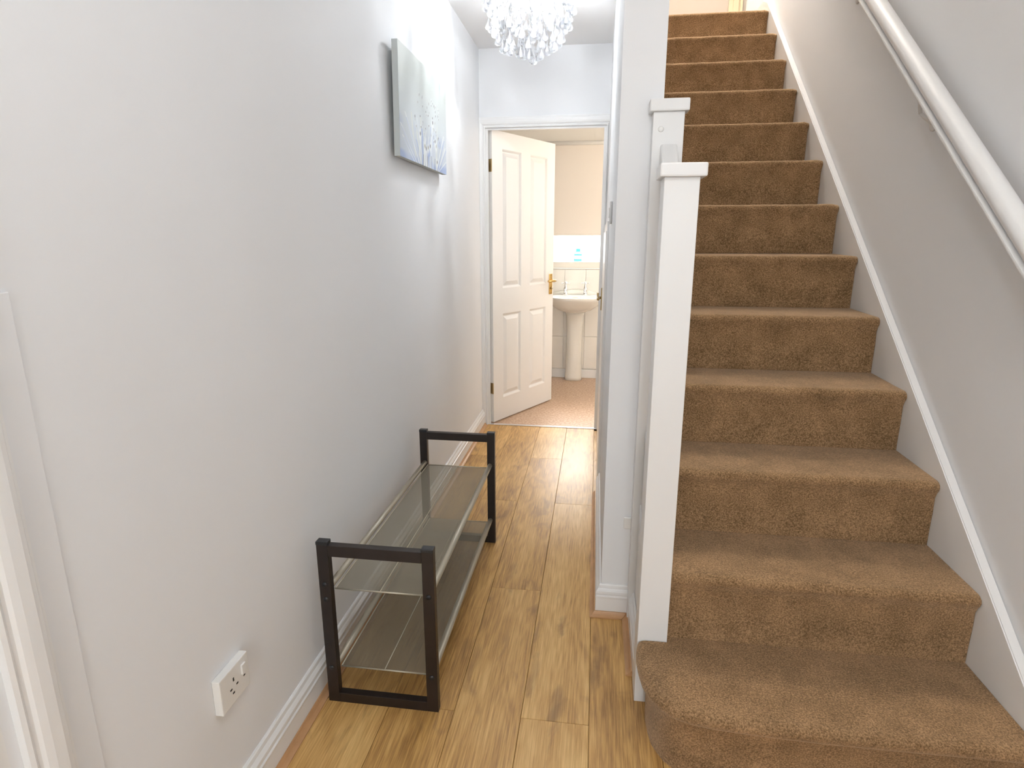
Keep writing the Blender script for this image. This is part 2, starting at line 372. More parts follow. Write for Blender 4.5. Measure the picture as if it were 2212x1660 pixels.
# bathroom doorway lining and architrave
boxes_l = [(.0361, .0405, YD-.002, 4.052, 0, 1.9645), (.7925, .7968, YD-.002, 4.052, 0, 1.9645), (.0405, .7925, YD-.002, 4.052, 1.957, 1.9648)]
S(boxes('trim_5', boxes_l+[(.0405, .0525, 3.948, 3.968, 0, 1.957), (.7805, .7925, 3.948, 3.985, 0, 1.957), (.0525, .7805, 3.948, 3.968, 1.945, 1.957)], 'gloss_white'), 'white lining of the bathroom doorway', 'door frame')
S(prism('trim_6', AR, (.036, YD, 1.957), (.797, YD, 1.957), (0, -1, 0), (0, 0, 1), 'gloss_white', None, -1, 1, 'h'), 'white moulded architrave over the bathroom doorway', 'architrave')
AR2 = [(d, min(h, .0355)) for d, h in AR]
S(prism('trim_7', AR2, (.036, YD, 0), (.036, YD, 1.957), (0, -1, 0), (-1, 0, 0), 'gloss_white', None, 0, 1, 'h'), 'narrow white architrave left of the bathroom doorway', 'architrave')
AR3 = [(d, min(h, .0155)) for d, h in AR]
S(prism('trim_8', AR3, (.797, YD, 0), (.797, YD, 1.957), (0, -1, 0), (1, 0, 0), 'gloss_white', None, 0, 1, 'h'), 'narrow white architrave right of the bathroom doorway', 'architrave')
# doorway in the left wall, nearest the camera
S(prism('trim_9', AR, (0, .566, 0), (0, .566, 2.0), (1, 0, 0), (0, 1, 0), 'gloss_white', None, 0, 1, 'h'), 'white moulded architrave at the left edge of the picture', 'architrave')
S(prism('trim_10', AR, (0, .566, 2.0), (0, -.266, 2.0), (1, 0, 0), (0, 0, 1), 'gloss_white', None, -1, 1, 'h'), 'white architrave over the near left doorway', 'architrave')
S(prism('trim_11', AR, (0, -.266, 0), (0, -.266, 2.0), (1, 0, 0), (0, -1, 0), 'gloss_white', None, 0, 1, 'h'), 'white architrave on the near side of the left doorway', 'architrave')
S(boxes('trim_12', [(-.1, 0, .53, .55, 0, 2.0), (-.1, 0, -.25, -.23, 0, 2.0), (-.1, 0, -.25, .55, 2.0, 2.02)], 'gloss_white'), 'white lining of the near left doorway', 'door frame')
S(box('trim_13', 0, .004, .6285, .678, .116, 1.219, 'wall_paint', None, .0015), 'faint painted strip beside the near left architrave', 'strip')
d3 = S(box('door_3', -.085, -.05, -.228, .528, .008, 1.998, 'floor_reflection_tan'), 'door closed in the near left doorway, coloured beige for reflected floor light', 'door')

# ------------------------------------------------------------------ bathroom door, open inwards
LW, LH, LT = .762, 1.955, .035
STI = [(0, .11), (.33, .44), (.66, LW)]
PAN = [(.11, .33, .168, .771), (.44, .66, .168, .771), (.11, .33, .946, 1.849), (.44, .66, .946, 1.849)]
bm = bmesh.new()
for x0, x1 in STI: addbox(bm, x0, x1, -LT, 0, .008, LH)
for x0, x1 in ((.11, .33), (.44, .66)):
    for z0, z1 in ((.008, .168), (.771, .946), (1.849, LH)): addbox(bm, x0, x1, -LT, 0, z0, z1)
d1 = frombm('door_1', bm, 'door_white')
S(d1, 'white four-panel door standing open into the bathroom', 'door')
for x0, x1, z0, z1 in PAN:
    # sloping moulding, then a raised field, on both faces
    def ring(i, y): return [(x0+i, y, z0+i), (x1-i, y, z0+i), (x1-i, y, z1-i), (x0+i, y, z1-i)]
    rr = [ring(.046, -LT+.0015), ring(.020, -LT+.0125), ring(.014, -LT+.0125), ring(.005, -LT+.003), ring(0, -LT)]
    rb = [ring(0, 0), ring(.005, -.003), ring(.014, -.0125), ring(.020, -.0125), ring(.046, -.0015)]
    loft('panel', rr+rb, 'door_white', d1, False)
TH = math.radians(62)
# handle: brass plate, lever, thumb turn
pl = box('handle_plate', .700, .741, -LT-.007, -LT, .862, 1.016, 'brass', d1, .002)
bm = bmesh.new(); addtube(bm, (.7205, -LT-.007, .966), (.7205, -LT-.05, .966), .009, 12)
addlathe(bm, [(.008, 0), (.0105, -.02), (.0095, -.06), (.011, -.095), (.007, -.105)], (.7215, -LT-.05, .966), 12, 'x')
frombm('lever', bm, 'brass', pl, True)
lathe('thumb_turn', [(.007, 0), (.0085, -.004), (.006, -.012)], (.7205, -LT-.007, .908), 'dull_brass', pl, 12, 'y')
for z in (.873, 1.005):
    lathe('screw', [(.0035, 0), (.003, -.0015)], (.709, -LT-.007, z), 'dull_brass', pl, 8, 'y'); lathe('screw', [(.0035, 0), (.003, -.0015)], (.733, -LT-.007, z), 'dull_brass', pl, 8, 'y')
for z in (.215, 1.70):
    bm = bmesh.new(); addbox(bm, -.0016, -.0002, -.028, -.004, z, z+.078)
    addtube(bm, (-.003, -.031, z), (-.003, -.031, z+.078), .0045, 8)
    frombm('hinge', bm, 'dull_brass', d1)
d1.matrix_world = Matrix.Translation((.0425, 3.992, 0)) @ Matrix.Rotation(TH, 4, 'Z')

# ------------------------------------------------------------------ low cupboard door in the corridor side of the partition
bm = bmesh.new()
addbox(bm, .7995, .8125, 2.93, 3.84, .012, 1.318, .002, 1)
d2 = frombm('door_2', bm, 'door_white'); S(d2, 'low white cupboard door under the stairs in the corridor', 'door')
fr2 = boxes('cupboard_frame', [(.8045, .8128, 2.875, 2.929, 0, 1.36), (.8045, .8128, 3.841, 3.90, 0, 1.36), (.8045, .8128, 2.929, 3.841, 1.32, 1.36)], 'gloss_white', d2)
hp = box('handle_plate', .7935, .7995, 3.70, 3.74, .85, .985, 'dull_brass', d2, .0015)
bm = bmesh.new(); addtube(bm, (.7935, 3.72, .925), (.777, 3.72, .925), .008, 10)
addlathe(bm, [(.0075, 0), (.0095, .03), (.0085, .07), (.010, .095), (.006, .104)], (.777, 3.62, .925), 10, 'y')
addbox(bm, .769, .781, 3.715, 3.727, .925, .955, .002)
frombm('lever', bm, 'dull_brass', hp, True)

# light switch on the corridor side
ls = box('light_switch', .8035, .8125, 2.36, 2.446, 1.338, 1.420, 'plastic_grey', None, .002)
tag(ls, 'light switch plate seen edge-on on the corridor side of the partition wall', 'light switch')
box('rocker', .800, .804, 2.392, 2.414, 1.362, 1.398, 'plastic_white', ls, .001)

# ------------------------------------------------------------------ bathroom window, blind, basin
w1 = empty('window_1', (.6, YBW+.09, 1.073))
def wbox(n, *a, m='pvc', par=None): return box(n, *a, m, par or w1, .004)
fr = wbox('window_frame', .122, .172, YBW+.07, YBW+.118, 1.075, 2.058)
wbox('window_frame', 1.028, 1.078, YBW+.07, YBW+.118, 1.075, 2.058)
wbox('window_frame', .172, 1.028, YBW+.07, YBW+.118, 1.0735, 1.085)
wbox('window_frame', .172, 1.028, YBW+.07, YBW+.118, 2.01, 2.058)
wbox('mullion', .672, .688, YBW+.085, YBW+.105, 1.085, 2.01)
box('pane', .172, .672, YBW+.093, YBW+.097, 1.085, 2.01, 'window_pane', w1)
box('pane', .688, 1.028, YBW+.093, YBW+.097, 1.085, 2.01, 'window_pane', w1)
settle(w1, (.6, YBW+.09, 1.073)); S(w1, 'bright bathroom window glowing white under the blind', 'window')
bl = empty('roller_blind')
box('blind_fabric', .06, 1.14, YBW-.012, YBW-.010, 1.312, 2.07, 'blind', bl)
box('bottom_bar', .06, 1.14, YBW-.015, YBW-.007, 1.303, 1.318, 'blind', bl, .002)
lathe('roller', [(.016, 0), (.018, .001), (.018, 1.079), (.016, 1.08)], (.06, YBW-.026, 2.077), 'blind_grey', bl, 16, 'x')
for x in (.05, 1.142): box('bracket', x, x+.008, YBW-.046, YBW-.001, 2.055, 2.10, 'plastic_white', bl, .001)
settle(bl, (.6, YBW-.012, 2.077)); tag(bl, 'peach-cream roller blind pulled part way down over the bathroom window', 'blind')
bt = empty('bottle')
def rrect(cx, cy, z, hx, hy, n=24, p=4):
    out = []
    for i in range(n):
        t = 2*math.pi*i/n; c, s = math.cos(t), math.sin(t)
        out.append((cx+hx*math.copysign(abs(c)**(2/p), c), cy+hy*math.copysign(abs(s)**(2/p), s), z))
    return out
loft('bottle_body', [rrect(.591, 5.53, 1.0735, .034, .017), rrect(.591, 5.53, 1.077, .036, .019), rrect(.591, 5.53, 1.15, .036, .019), rrect(.591, 5.53, 1.163, .026, .015)], 'turquoise', bt)
loft('bottle_cap', [rrect(.591, 5.53, 1.163, .02, .013), rrect(.591, 5.53, 1.188, .019, .012)], 'turquoise_dark', bt)
for z in (1.085, 1.13): loft('label_band', [rrect(.591, 5.53, z, .0364, .0194), rrect(.591, 5.53, z+.008, .0364, .0194)], 'turquoise_dark', bt, cap0=False, cap1=False)
settle(bt, (.591, 5.53, 1.073)); tag(bt, 'small turquoise bottle on the bathroom window sill', 'bottle')

wb = empty('wash_basin')
def dshape(cx, yb, z, hw, dep, n=36):
    """flat back at yb, bowed front at yb-dep"""
    out = []
    for i in range(n):
        t = 2*math.pi*i/n; c, s = math.cos(t), math.sin(t)
        x = hw*math.copysign(abs(c)**(.72), c)
        y = (yb-dep*.42)+(dep*.42*abs(s)**.45 if s > 0 else -dep*.58*abs(s)**.95)
        out.append((cx+x, y, z))
    return out
CX, BY = .582, YBW-.010
loft('bowl', [dshape(CX, BY-.05, .640, .09, .20), dshape(CX, BY-.03, .662, .15, .28), dshape(CX, BY-.01, .70, .205, .35), dshape(CX, BY, .745, .238, .395), dshape(CX, BY, .757, .246, .405),
     dshape(CX, BY, .775, .252, .412), dshape(CX, BY, .783, .250, .410), dshape(CX, BY, .785, .243, .403),
     dshape(CX, BY-.115, .783, .212, .262), dshape(CX, BY-.118, .775, .203, .25), dshape(CX, BY-.13, .72, .165, .20), dshape(CX, BY-.15, .69, .09, .12)], 'ceramic', wb)
# raised back ledge
bm = bmesh.new(); n = 24; A = []
for i in range(n+1):
    t = -1+2*i/n; A.append((CX+.235*t, .785+.042*max(0, math.cos(t*math.pi/2))**.8))
v = []
for y in (BY-.028, BY): v += [(x, y, z) for x, z in A]+[(CX+.235, y, .78), (CX-.235, y, .78)]
k = n+3; f = [tuple(range(k)), tuple(range(2*k-1, k-1, -1))]+[(i, (i+1) % k, (i+1) % k+k, i+k) for i in range(k)]
obj('back_ledge', v, f, 'ceramic', wb)
loft('pedestal', [dshape(.578, BY-.01, .0, .081, .128), dshape(.578, BY-.01, .03, .079, .126), dshape(.579, BY-.01, .12, .074, .120), dshape(.58, BY-.01, .45, .072, .120), dshape(.581, BY-.012, .60, .080, .135), dshape(.582, BY-.015, .648, .088, .16)], 'ceramic', wb)
for x in (.492, .668):
    y = YBW-.085
    t = lathe('tap', [(.024, 0), (.024, .008), (.019, .014), (.0175, .05), (.021, .055), (.021, .06), (.016, .066), (.009, .088), (.008, .096)], (x, y, .7835), 'chrome', wb, 16)
    bm = bmesh.new(); addlathe(bm, [(.011, .094), (.013, .100), (.013, .108), (.008, .116), (.004, .119)], (x, y, .7835), 14)
    for ang in (.25, .25+math.pi/2):
        c, s = math.cos(ang), math.sin(ang)
        addtube(bm, (x-c*.034, y-s*.034, .888), (x+c*.034, y+s*.034, .888), .0055, 10)
        for sg in (-1, 1): addlathe(bm, [(.004, -.006), (.0078, -.003), (.0078, .003), (.004, .006)], (x+sg*c*.034, y+sg*s*.034, .888), 10)
    frombm('cross_handle', bm, 'chrome', t, True)
    bm = bmesh.new(); addtube(bm, (x, y-.012, .826), (x, y-.075, .832), .0105, 12); addtube(bm, (x, y-.072, .833), (x, y-.084, .812), .0095, 12)
    frombm('spout', bm, 'chrome', t, True)
bm = bmesh.new()
pts = [(.645, YBW-.10, .786), (.625, YBW-.14, .765), (.612, YBW-.17, .74), (.60, YBW-.19, .715)]
for p, q in zip(pts, pts[1:]): addtube(bm, p, q, .0022, 6)
frombm('plug_chain', bm, 'chrome', wb)
box('overflow_slot', CX-.026, CX+.026, BY-.121, BY-.117, .757, .765, 'dull_brass', wb)
settle(wb, (CX, BY-.08, 0)); tag(wb, 'cream pedestal wash basin with two cross-head chrome taps', 'basin')

# unseen bathroom lamp, added to warm and brighten the room
bl2 = empty('added_bathroom_lamp')
lathe('added_lamp_base', [(.12, 0), (.12, -.02), (.10, -.025)], (1.30, 4.55, 2.1995), 'plastic_white', bl2, 24)
lathe('added_lamp_dome', [(.10, -.025), (.115, -.04), (.10, -.075), (.05, -.095), (.01, -.1)], (1.30, 4.55, 2.1995), 'added_lamp_glow', bl2, 24)
settle(bl2, (1.30, 4.55, 2.2)); tag(bl2, 'added, unseen round white lamp on the bathroom ceiling', 'lamp')
point('bathroom_fill_light', (1.30, 4.55, 2.02), .08, 9, (1, .86, .71))

# ------------------------------------------------------------------ staircase
G, RZ, Y1 = .2521, .2033, 1.2125
XS0, XS1 = .9665, 1.7525
st = empty('staircase')
ny = lambda i: Y1+(i-1)*G
rnd = random.Random(3)
def step(i):
    y0, z0, z1 = ny(i), (i-1)*RZ, i*RZ
    yr = y0+.016; yb = ny(i+1)+.030 if i < 13 else 5.049
    xa = .9885 if i == 2 else (XS0 if ny(i) < 1.75 else .9345)
    if i == 13: xa = .9345
    prof = [(yr, z0+.0005), (yr+.001, z0+.04), (yr, z0+.10), (yr-.002, z1-.055), (yr-.008, z1-.038), (y0+.002, z1-.026), (y0-.001, z1-.017), (y0+.002, z1-.008), (y0+.010, z1-.002), (y0+.024, z1), (y0+.10, z1+.0005), (yb-.03, z1), (yb-.0005, z1-.0005), (yb-.0005, z0+.0005)]
    nx = 36; n = len(prof); v = []; f = []
    for k in range(nx+1):
        x = xa+(XS1-xa)*k/nx
        w = [rnd.uniform(-.0012, .0012) for _ in range(3)]
        edge = .006 if k in (0, nx) else 0
        for j, (y, z) in enumerate(prof):
            dy = w[0] if 3 <= j <= 9 else w[1]*.4 if j < 3 else 0; dz = w[2]*.8 if 5 <= j <= 10 else 0
            sh = edge if 3 <= j <= 10 else edge*.3
            v.append((x, y+dy+(sh if j < 9 else 0), z+dz-(sh*.6 if 5 <= j <= 10 else 0)))
    for k in range(nx):
        for j in range(n):
            a, b = k*n+j, k*n+(j+1) % n; f.append((a, b, b+n, a+n))
    f += [tuple(range(n))[::-1], tuple(range(nx*n, nx*n+n))]
    o = obj('step', v, f, 'carpet', st, True)
    bm = bmesh.new(); bm.from_mesh(o.data); bmesh.ops.recalc_face_normals(bm, faces=bm.faces); bm.to_mesh(o.data); bm.free()
    me = o.data
    me.set_sharp_from_angle(angle=math.radians(50))
    return o
# bottom step with a bullnose that wraps round the newel post
def bull(off, z):
    P = [(XS1, 1.507), (XS1, 1.507-.15), (XS1, 1.195+off), (1.62, 1.194+off), (1.47, 1.190+off), (1.32, 1.188+off), (1.20, 1.190+off), (1.12, 1.193+off*1.0), (1.06, 1.197+off), (1.01, 1.205+off*.98+.0), (.972, 1.219+off*.9), (.945, 1.240+off*.75), (.925, 1.268+off*.5), (.911, 1.305+off*.2), (.904, 1.350), (.901, 1.395), (.903, 1.43), (.908, 1.4565), (.95, 1.457), (.9878, 1.4575), (.9882, 1.475), (.9885, 1.507)]
    # inset the curved left side as well
    out = []
    for q, (x, y) in enumerate(P):
        if 9 <= q <= 17:
            k = min(1, (q-8)/4); x = x+off*k
        out.append((x, y, z))
    return out
b1 = loft('step', [bull(.032, .0005), bull(.031, .09), bull(.031, .145), bull(.026, .158), bull(.008, .168), bull(.0, .178), bull(.0, .188), bull(.004, .197), bull(.012, .2015), bull(.022, .2033)], 'carpet', st, True)
b1.data.set_sharp_from_angle(angle=math.radians(50))
b1['label'] = 'carpeted bottom step with a rounded bullnose end'
for i in range(2, 14): step(i)
# wall string
m_ = RZ/G; nl = lambda y: RZ+(y-Y1)*m_
def slab(name, x0, x1, poly, m, par, bev=.003):
    bm = bmesh.new(); A = [bm.verts.new((x0, y, z)) for y, z in poly]; B = [bm.verts.new((x1, y, z)) for y, z in poly]
    n = len(poly); fa = [bm.faces.new(A), bm.faces.new(B[::-1])]+[bm.faces.new((A[i], A[(i+1) % n], B[(i+1) % n], B[i])) for i in range(n)]
    if bev: bmesh.ops.bevel(bm, geom=list(bm.edges), offset=bev, segments=2, affect='EDGES')
    return frombm(name, bm, m, par)
slab('wall_string', 1.7535, 1.7795, [(.98, 0), (1.02, nl(1.02)+.035), (4.30, nl(4.30)+.008), (4.42, 2.75), (5.04, 2.75), (5.04, 2.60), (4.5, 2.4), (1.50, 0)], 'gloss_white', st)
slab('outer_string', .931, .9655, [(1.5395, nl(1.5395)-.25), (1.5395, nl(1.5395)+.005), (1.8195, nl(1.8195)+.005), (1.8195, nl(1.8195)-.25)], 'newel_white', st)
slab('side_panel', .926, .948, [(1.5395, .0), (1.5395, nl(1.5395)-.252), (1.8195, nl(1.8195)-.252), (1.8195, 0)], 'gloss_white', st, .001)
# newel posts
np_ = box('newel_post', .907, .987, 1.459, 1.539, 0, 1.4215, 'newel_white', st, .002)
box('newel_cap', .896, 1.001, 1.4475, 1.5525, 1.4215, 1.4515, 'newel_white', np_, .004)
hn = box('half_newel', .9035, .989, 1.82, 1.8635, 0, 1.6275, 'newel_white', st, .002)
box('newel_cap', .8925, 1.0005, 1.809, 1.8635, 1.6275, 1.660, 'newel_white', hn, .004)
lathe('screw_plug', [(.008, 0), (.007, -.0012)], (.926, 1.82, 1.582), 'plastic_white', hn, 12, 'y')
RP = [(-.0235, -.06), (.0235, -.06), (.0235, -.006), (.0215, -.0015), (.0175, 0), (-.0175, 0), (-.0215, -.0015), (-.0235, -.006)]
prism('banister_rail', RP, (.9505, 1.5395, 1.542-.2805*m_), (.9505, 1.8195, 1.542), (1, 0, 0), (0, 0, 1), 'newel_white', st)
# small moulding in the corner of the side panel
slab('corner_moulding', .906, .9255, [(1.838, .1155), (1.838, .43), (1.8635, .395), (1.8635, .1155)], 'gloss_white', st, .002)
settle(st, (1.36, 1.2, 0)); tag(st, 'straight flight of brown carpeted stairs with white newel posts and strings', 'staircase')
jb = box('junction_box', .880, .9035, 1.852, 1.8637, .335, .375, 'plastic_white', None, .002)
tag(jb, 'tiny white cable box low on the partition wall end', 'box')

# wall handrail
hr = empty('wall_handrail')
HX = 1.7185
prof = []
for k in range(15):
    t = math.radians(-35+250*k/14); prof.append((.0275*math.cos(t), .034+.0255*math.sin(t)))
prof = prof+[(-.012, .0085), (-.0265, .0075), (-.0275, .004), (-.0265, 0), (.0265, 0), (.0275, .004), (.0265, .0075), (.012, .0085)]
ya, yb = 1.22, 4.35
hz = lambda y: nl(y)+.792
up_ = Vector((0, -m_, 1)).normalized()
r_ = prism('rail', prof, (HX, ya, hz(ya)), (HX, yb, hz(yb)), (1, 0, 0), up_, 'gloss_white', hr)
r_.data.set_sharp_from_angle(angle=math.radians(40))
for p in r_.data.polygons: p.use_smooth = len(p.vertices) < 5
for y in (1.38, 2.13, 2.88, 3.63):
    z = nl(y)+.685
    bm = bmesh.new(); addlathe(bm, [(.022, 0), (.022, -.004), (.012, -.007)], (1.7798, y, z), 14, 'x')
    addtube(bm, (1.775, y, z), (1.735, y, z+.03), .0055, 8); addtube(bm, (1.735, y, z+.03), (HX, y, z+.105), .0055, 8)
    frombm('bracket', bm, 'gloss_white', hr, True)
settle(hr, (1.78, 2.7, 2.2)); tag(hr, 'white handrail on brackets along the right wall above the stairs', 'handrail')

# landing door frame at the head of the stairs
S(boxes('trim_14', [(1.655, 1.685, 5.03, 5.05, 2.6445, 4.7), (1.685, 1.725, 5.026, 5.05, 2.6445, 4.7), (1.725, 1.735, 5.035, 5.05, 2.6445, 4.7), (1.735, 1.752, 5.03, 5.05, 2.76, 4.7)], 'cream_gloss', None, .002), 'cream door frame on the landing at the top of the stairs', 'door frame')
S(box('baseboard_landing', .95, 1.654, 5.034, 5.05, 2.6445, 2.76, 'cream_gloss', None, .003), 'cream skirting at the back of the landing', 'skirting')
ll = empty('added_landing_lamp')  # unseen lamp over the landing, added to light the stairwell
lathe('added_lamp_base', [(.05, 0), (.05, -.02), (.03, -.03)], (1.35, 4.4, 5.0495), 'plastic_white', ll, 20)
lathe('added_lamp_dome', [(.03, -.03), (.12, -.05), (.14, -.11), (.10, -.17), (.02, -.19)], (1.35, 4.4, 5.0495), 'added_lamp_glow', ll, 24)
settle(ll, (1.35, 4.4, 5.05)); tag(ll, 'added, unseen round lamp high over the landing', 'lamp')
point('landing_fill_light', (1.35, 4.4, 4.78), .09, 135, (1, .91, .81))

# ------------------------------------------------------------------ front door behind the camera, made up to carry light
w3 = empty('door_added')
for a in ((.585, .70, YB-.06, YB-.01, .02, 2.245), (1.30, 1.415, YB-.06, YB-.01, .02, 2.245), (.70, 1.30, YB-.06, YB-.01, .02, .62), (.70, 1.30, YB-.06, YB-.01, 2.13, 2.245)): box('door_frame', *a, 'door_white', w3, .004)
box('pane', .70, 1.30, YB-.037, YB-.033, .62, 2.13, 'window_pane', w3)
settle(w3, (1.0, YB-.035, .02)); S(w3, 'added white glazed front door, unseen behind the camera', 'door')
hl = empty('added_hall_lamp')  # lamp out of view, added to brighten the near hall walls
lathe('added_lamp_base', [(.14, 0), (.14, -.02), (.13, -.03)], (.82, .35, CE-.0005), 'plastic_white', hl, 24)
lathe('added_lamp_dome', [(.13, -.03), (.14, -.05), (.11, -.09), (.05, -.11), (.01, -.113)], (.82, .35, CE-.0005), 'added_lamp_glow', hl, 24)
settle(hl, (.82, .35, CE)); tag(hl, 'added, unseen round opal lamp on the hall ceiling above the camera', 'lamp')
point('hall_fill_light', (.82, .35, CE-.2), .10, 10.5, (.94, .97, 1))

# ------------------------------------------------------------------ shoe rack
sr = empty('shoe_rack')
RX0, RX1, RY0, RY1, RH, TW, TD = .044, .365, 1.34, 2.315, .502, .032, .022
for (ya, yb) in ((RY0, RY0+TD), (RY1-TD, RY1)):
    out = ya if ya == RY0 else yb
    for (xa, xb) in ((RX0, RX0+TW), (RX1-TW, RX1)):
        lg = box('leg', xa, xb, ya, yb, 0, RH-.006, 'rack_dark', sr, .0015)
        box('leg_cap', xa-.0008, xb+.0008, ya-.0008, yb+.0008, RH-.010, RH, 'rack_cap', lg, .002)
        for z in ((.112, .362) if xa > .2 else (.112, .33, .375)):
            s_ = -1 if ya == RY0 else 1
            lathe('screw_cap', [(.0075, 0), (.007, s_*.0012)], ((xa+xb)/2, ya if s_ < 0 else yb, z), 'rack_cap', lg, 12, 'y')
    box('top_bar', RX0+TW, RX1-TW, ya, yb, RH-.042, RH-.010, 'rack_dark', sr, .0015)
    box('bottom_bar', RX0+TW, RX1-TW, ya, yb, .0, .030, 'rack_dark', sr, .0015)
for zc in (.108, .357):
    ms = box('mesh_shelf', RX0+.034, RX1-.034, RY0+TD+.004, RY1-TD-.004, zc-.009, zc-.0082, 'wire_mesh', sr)
    for x in (RX0+.020, RX1-.020): tube('rail', (x, RY0+TD-.001, zc), (x, RY1-TD+.001, zc), .0095, 'rack_metal', sr, 14)
    bm = bmesh.new(); xa, xb, ya, yb, z = RX0+.033, RX1-.033, RY0+TD+.004, RY1-TD-.004, zc-.0085
    for p, q in (((xa, ya, z), (xb, ya, z)), ((xa, yb, z), (xb, yb, z)), ((xa, ya, z), (xa, yb, z)), ((xb, ya, z), (xb, yb, z))): addtube(bm, p, q, .0022, 8)
    frombm('edge_wire', bm, 'rack_metal', ms, True)
    tube('centre_wire', ((xa+xb)/2, ya, z), ((xa+xb)/2, yb, z), .0016, 'rack_metal', ms, 8)
settle(sr, (.205, 1.83, 0)); tag(sr, 'two-tier shoe rack with dark wooden end frames and metal mesh shelves', 'shoe rack')

# ------------------------------------------------------------------ wall socket
so = box('wall_socket', 0.0002, .019, .9405, 1.0405, .3125, .3965, 'plastic_white', None, .0025)
tag(so, 'single white switched power socket low on the left wall', 'socket')
box('switch', .019, .0235, 1.012, 1.026, .357, .381, 'plastic_white', so, .0012)
for (y, z, hy, hz_) in ((.985, .368, .002, .0042), (.974, .350, .0033, .0018), (.996, .350, .0033, .0018), (.981, .338, .0033, .0018), (1.022, .349, .003, .0016)):
    box('pin_slot', .0185, .0194, y-hy, y+hy, z-hz_, z+hz_, 'dark_slot', so)

# ------------------------------------------------------------------ canvas picture
cp = empty('canvas_picture')
CY0, CY1, CZ0, CZ1 = 2.222, 2.909, 1.578, 1.964
xt, xb_ = .0435, .0365; TK = .022
def cx(z): return xb_+(xt-xb_)*(z-CZ0)/(CZ1-CZ0)
v = [(cx(z)-d, y, z) for d in (TK, .0004) for y in (CY0, CY1) for z in (CZ0, CZ1)]
obj('canvas_frame', v, [(0,1,3,2),(4,6,7,5),(0,4,5,1),(2,3,7,6),(0,2,6,4),(1,5,7,3)], 'canvas_side', cp)
NU, NV = 300, 200
rs = np.random.RandomState(5)
U, V = np.meshgrid(np.linspace(0, 1, NU+1), np.linspace(0, 1, NV+1))     # U along the wall, V up
def smooth_noise(nx, ny):
    g = rs.rand(ny+2, nx+2); fx = U*nx; fy = V*ny; ix = np.minimum(fx.astype(int), nx-1); iy = np.minimum(fy.astype(int), ny-1)
    tx = fx-ix; ty = fy-iy; tx = tx*tx*(3-2*tx); ty = ty*ty*(3-2*ty)
    return (g[iy, ix]*(1-tx)+g[iy, ix+1]*tx)*(1-ty)+(g[iy+1, ix]*(1-tx)+g[iy+1, ix+1]*tx)*ty
base = np.zeros(U.shape+(3,)); c_top = np.array([.68, .72, .69]); c_mid = np.array([.72, .77, .79]); c_bot = np.array([.62, .68, .77])
t = np.clip(V, 0, 1)[..., None]
base = np.where(t > .45, c_mid+(c_top-c_mid)*np.clip((t-.45)/.35, 0, 1), c_bot+(c_mid-c_bot)*np.clip(t/.45, 0, 1))
nz1 = smooth_noise(6, 5)[..., None]; base = base*(.94+.10*nz1)
bl_ = np.clip((smooth_noise(7, 6)-.52)*4, 0, 1)*np.clip((.42-V)*4, 0, 1)
base = base*(1-bl_[..., None]*.75)+np.array([.34, .45, .72])*bl_[..., None]*.75
edge_bl = np.exp(-((U-.83)/.012)**2)*np.exp(-((V-.93)/.06)**2); base = base*(1-edge_bl[..., None]*.7)+np.array([.25, .42, .8])*edge_bl[..., None]*.7
def stroke(u0, v0, u1, v1, w, col, bend=0., al=.8):
    global base
    s = np.clip((V-v0)/(v1-v0+1e-9), 0, 1); uc = u0+(u1-u0)*s+bend*np.sin(math.pi*s)
    m = np.exp(-((U-uc)/w)**2)*((V >= min(v0, v1)) & (V <= max(v0, v1)))*al
    base = base*(1-m[..., None])+np.array(col)*m[..., None]
def dot(u, v, ru, rv, col, al=.9):
    global base
    m = np.exp(-(((U-u)/ru)**2+((V-v)/rv)**2)**2)*al
    base = base*(1-m[..., None])+np.array(col)*m[..., None]
cr_, wh, dk, bu = (.80, .82, .74), (.9, .93, .93), (.05, .05, .06), (.30, .42, .74)
for k in range(26):
    u0 = .25+.6*rs.rand(); u1 = u0+rs.uniform(-.09, .09); h = rs.uniform(.18, .5)
    stroke(u0, 0, u1, h, .004+.007*rs.rand(), wh if rs.rand() < .55 else cr_ if rs.rand() < .6 else bu, rs.uniform(-.03, .03), .75)
for u0, u1, h in ((.30, .02, .30), (.36, .10, .42), (.26, .05, .2), (.78, .97, .3), (.74, .93, .42), (.80, 1.0, .15)):
    stroke(u0, 0, u1, h, .010, wh, 0, .8); stroke(u0+.02, 0, u1+.02, h*.9, .006, bu, 0, .55)
for k in range(9):
    u = .35+.42*rs.rand(); v_ = .08+.4*rs.rand(); dot(u, v_, .022, .055, wh); dot(u+.002, v_+.012, .010, .022, dk if rs.rand() < .6 else (.35, .33, .22))
for k in range(46):
    u = .22+.6*rs.rand(); v_ = .30+.42*rs.rand()**1.3
    if rs.rand() < .5: dot(u, v_, .011, .018, wh, .7)
    dot(u+.004, v_-.004, .004+.004*rs.rand(), .008+.010*rs.rand(), dk if rs.rand() < .5 else (.4, .4, .38), .85)
for k in range(9):
    u = .38+.36*k/8+rs.uniform(-.01, .01); stroke(u, 0, u+.01, .10+.05*rs.rand(), .006, (.18, .18, .16) if k % 2 else cr_, 0, .7)
base = np.clip(base*.9, 0, 1)
me = bpy.data.meshes.new('painted_face')
zz = CZ0+(CZ1-CZ0)*V; yy = CY0+(CY1-CY0)*U; xx = xb_+(xt-xb_)*V
verts = np.stack([xx, yy, zz], -1).reshape(-1, 3)
idx = np.arange((NV+1)*(NU+1)).reshape(NV+1, NU+1)
faces = np.stack([idx[:-1, :-1], idx[:-1, 1:], idx[1:, 1:], idx[1:, :-1]], -1).reshape(-1, 4)
me.from_pydata(verts.tolist(), [], faces.tolist())
ca = me.color_attributes.new('paint', 'FLOAT_COLOR', 'POINT')
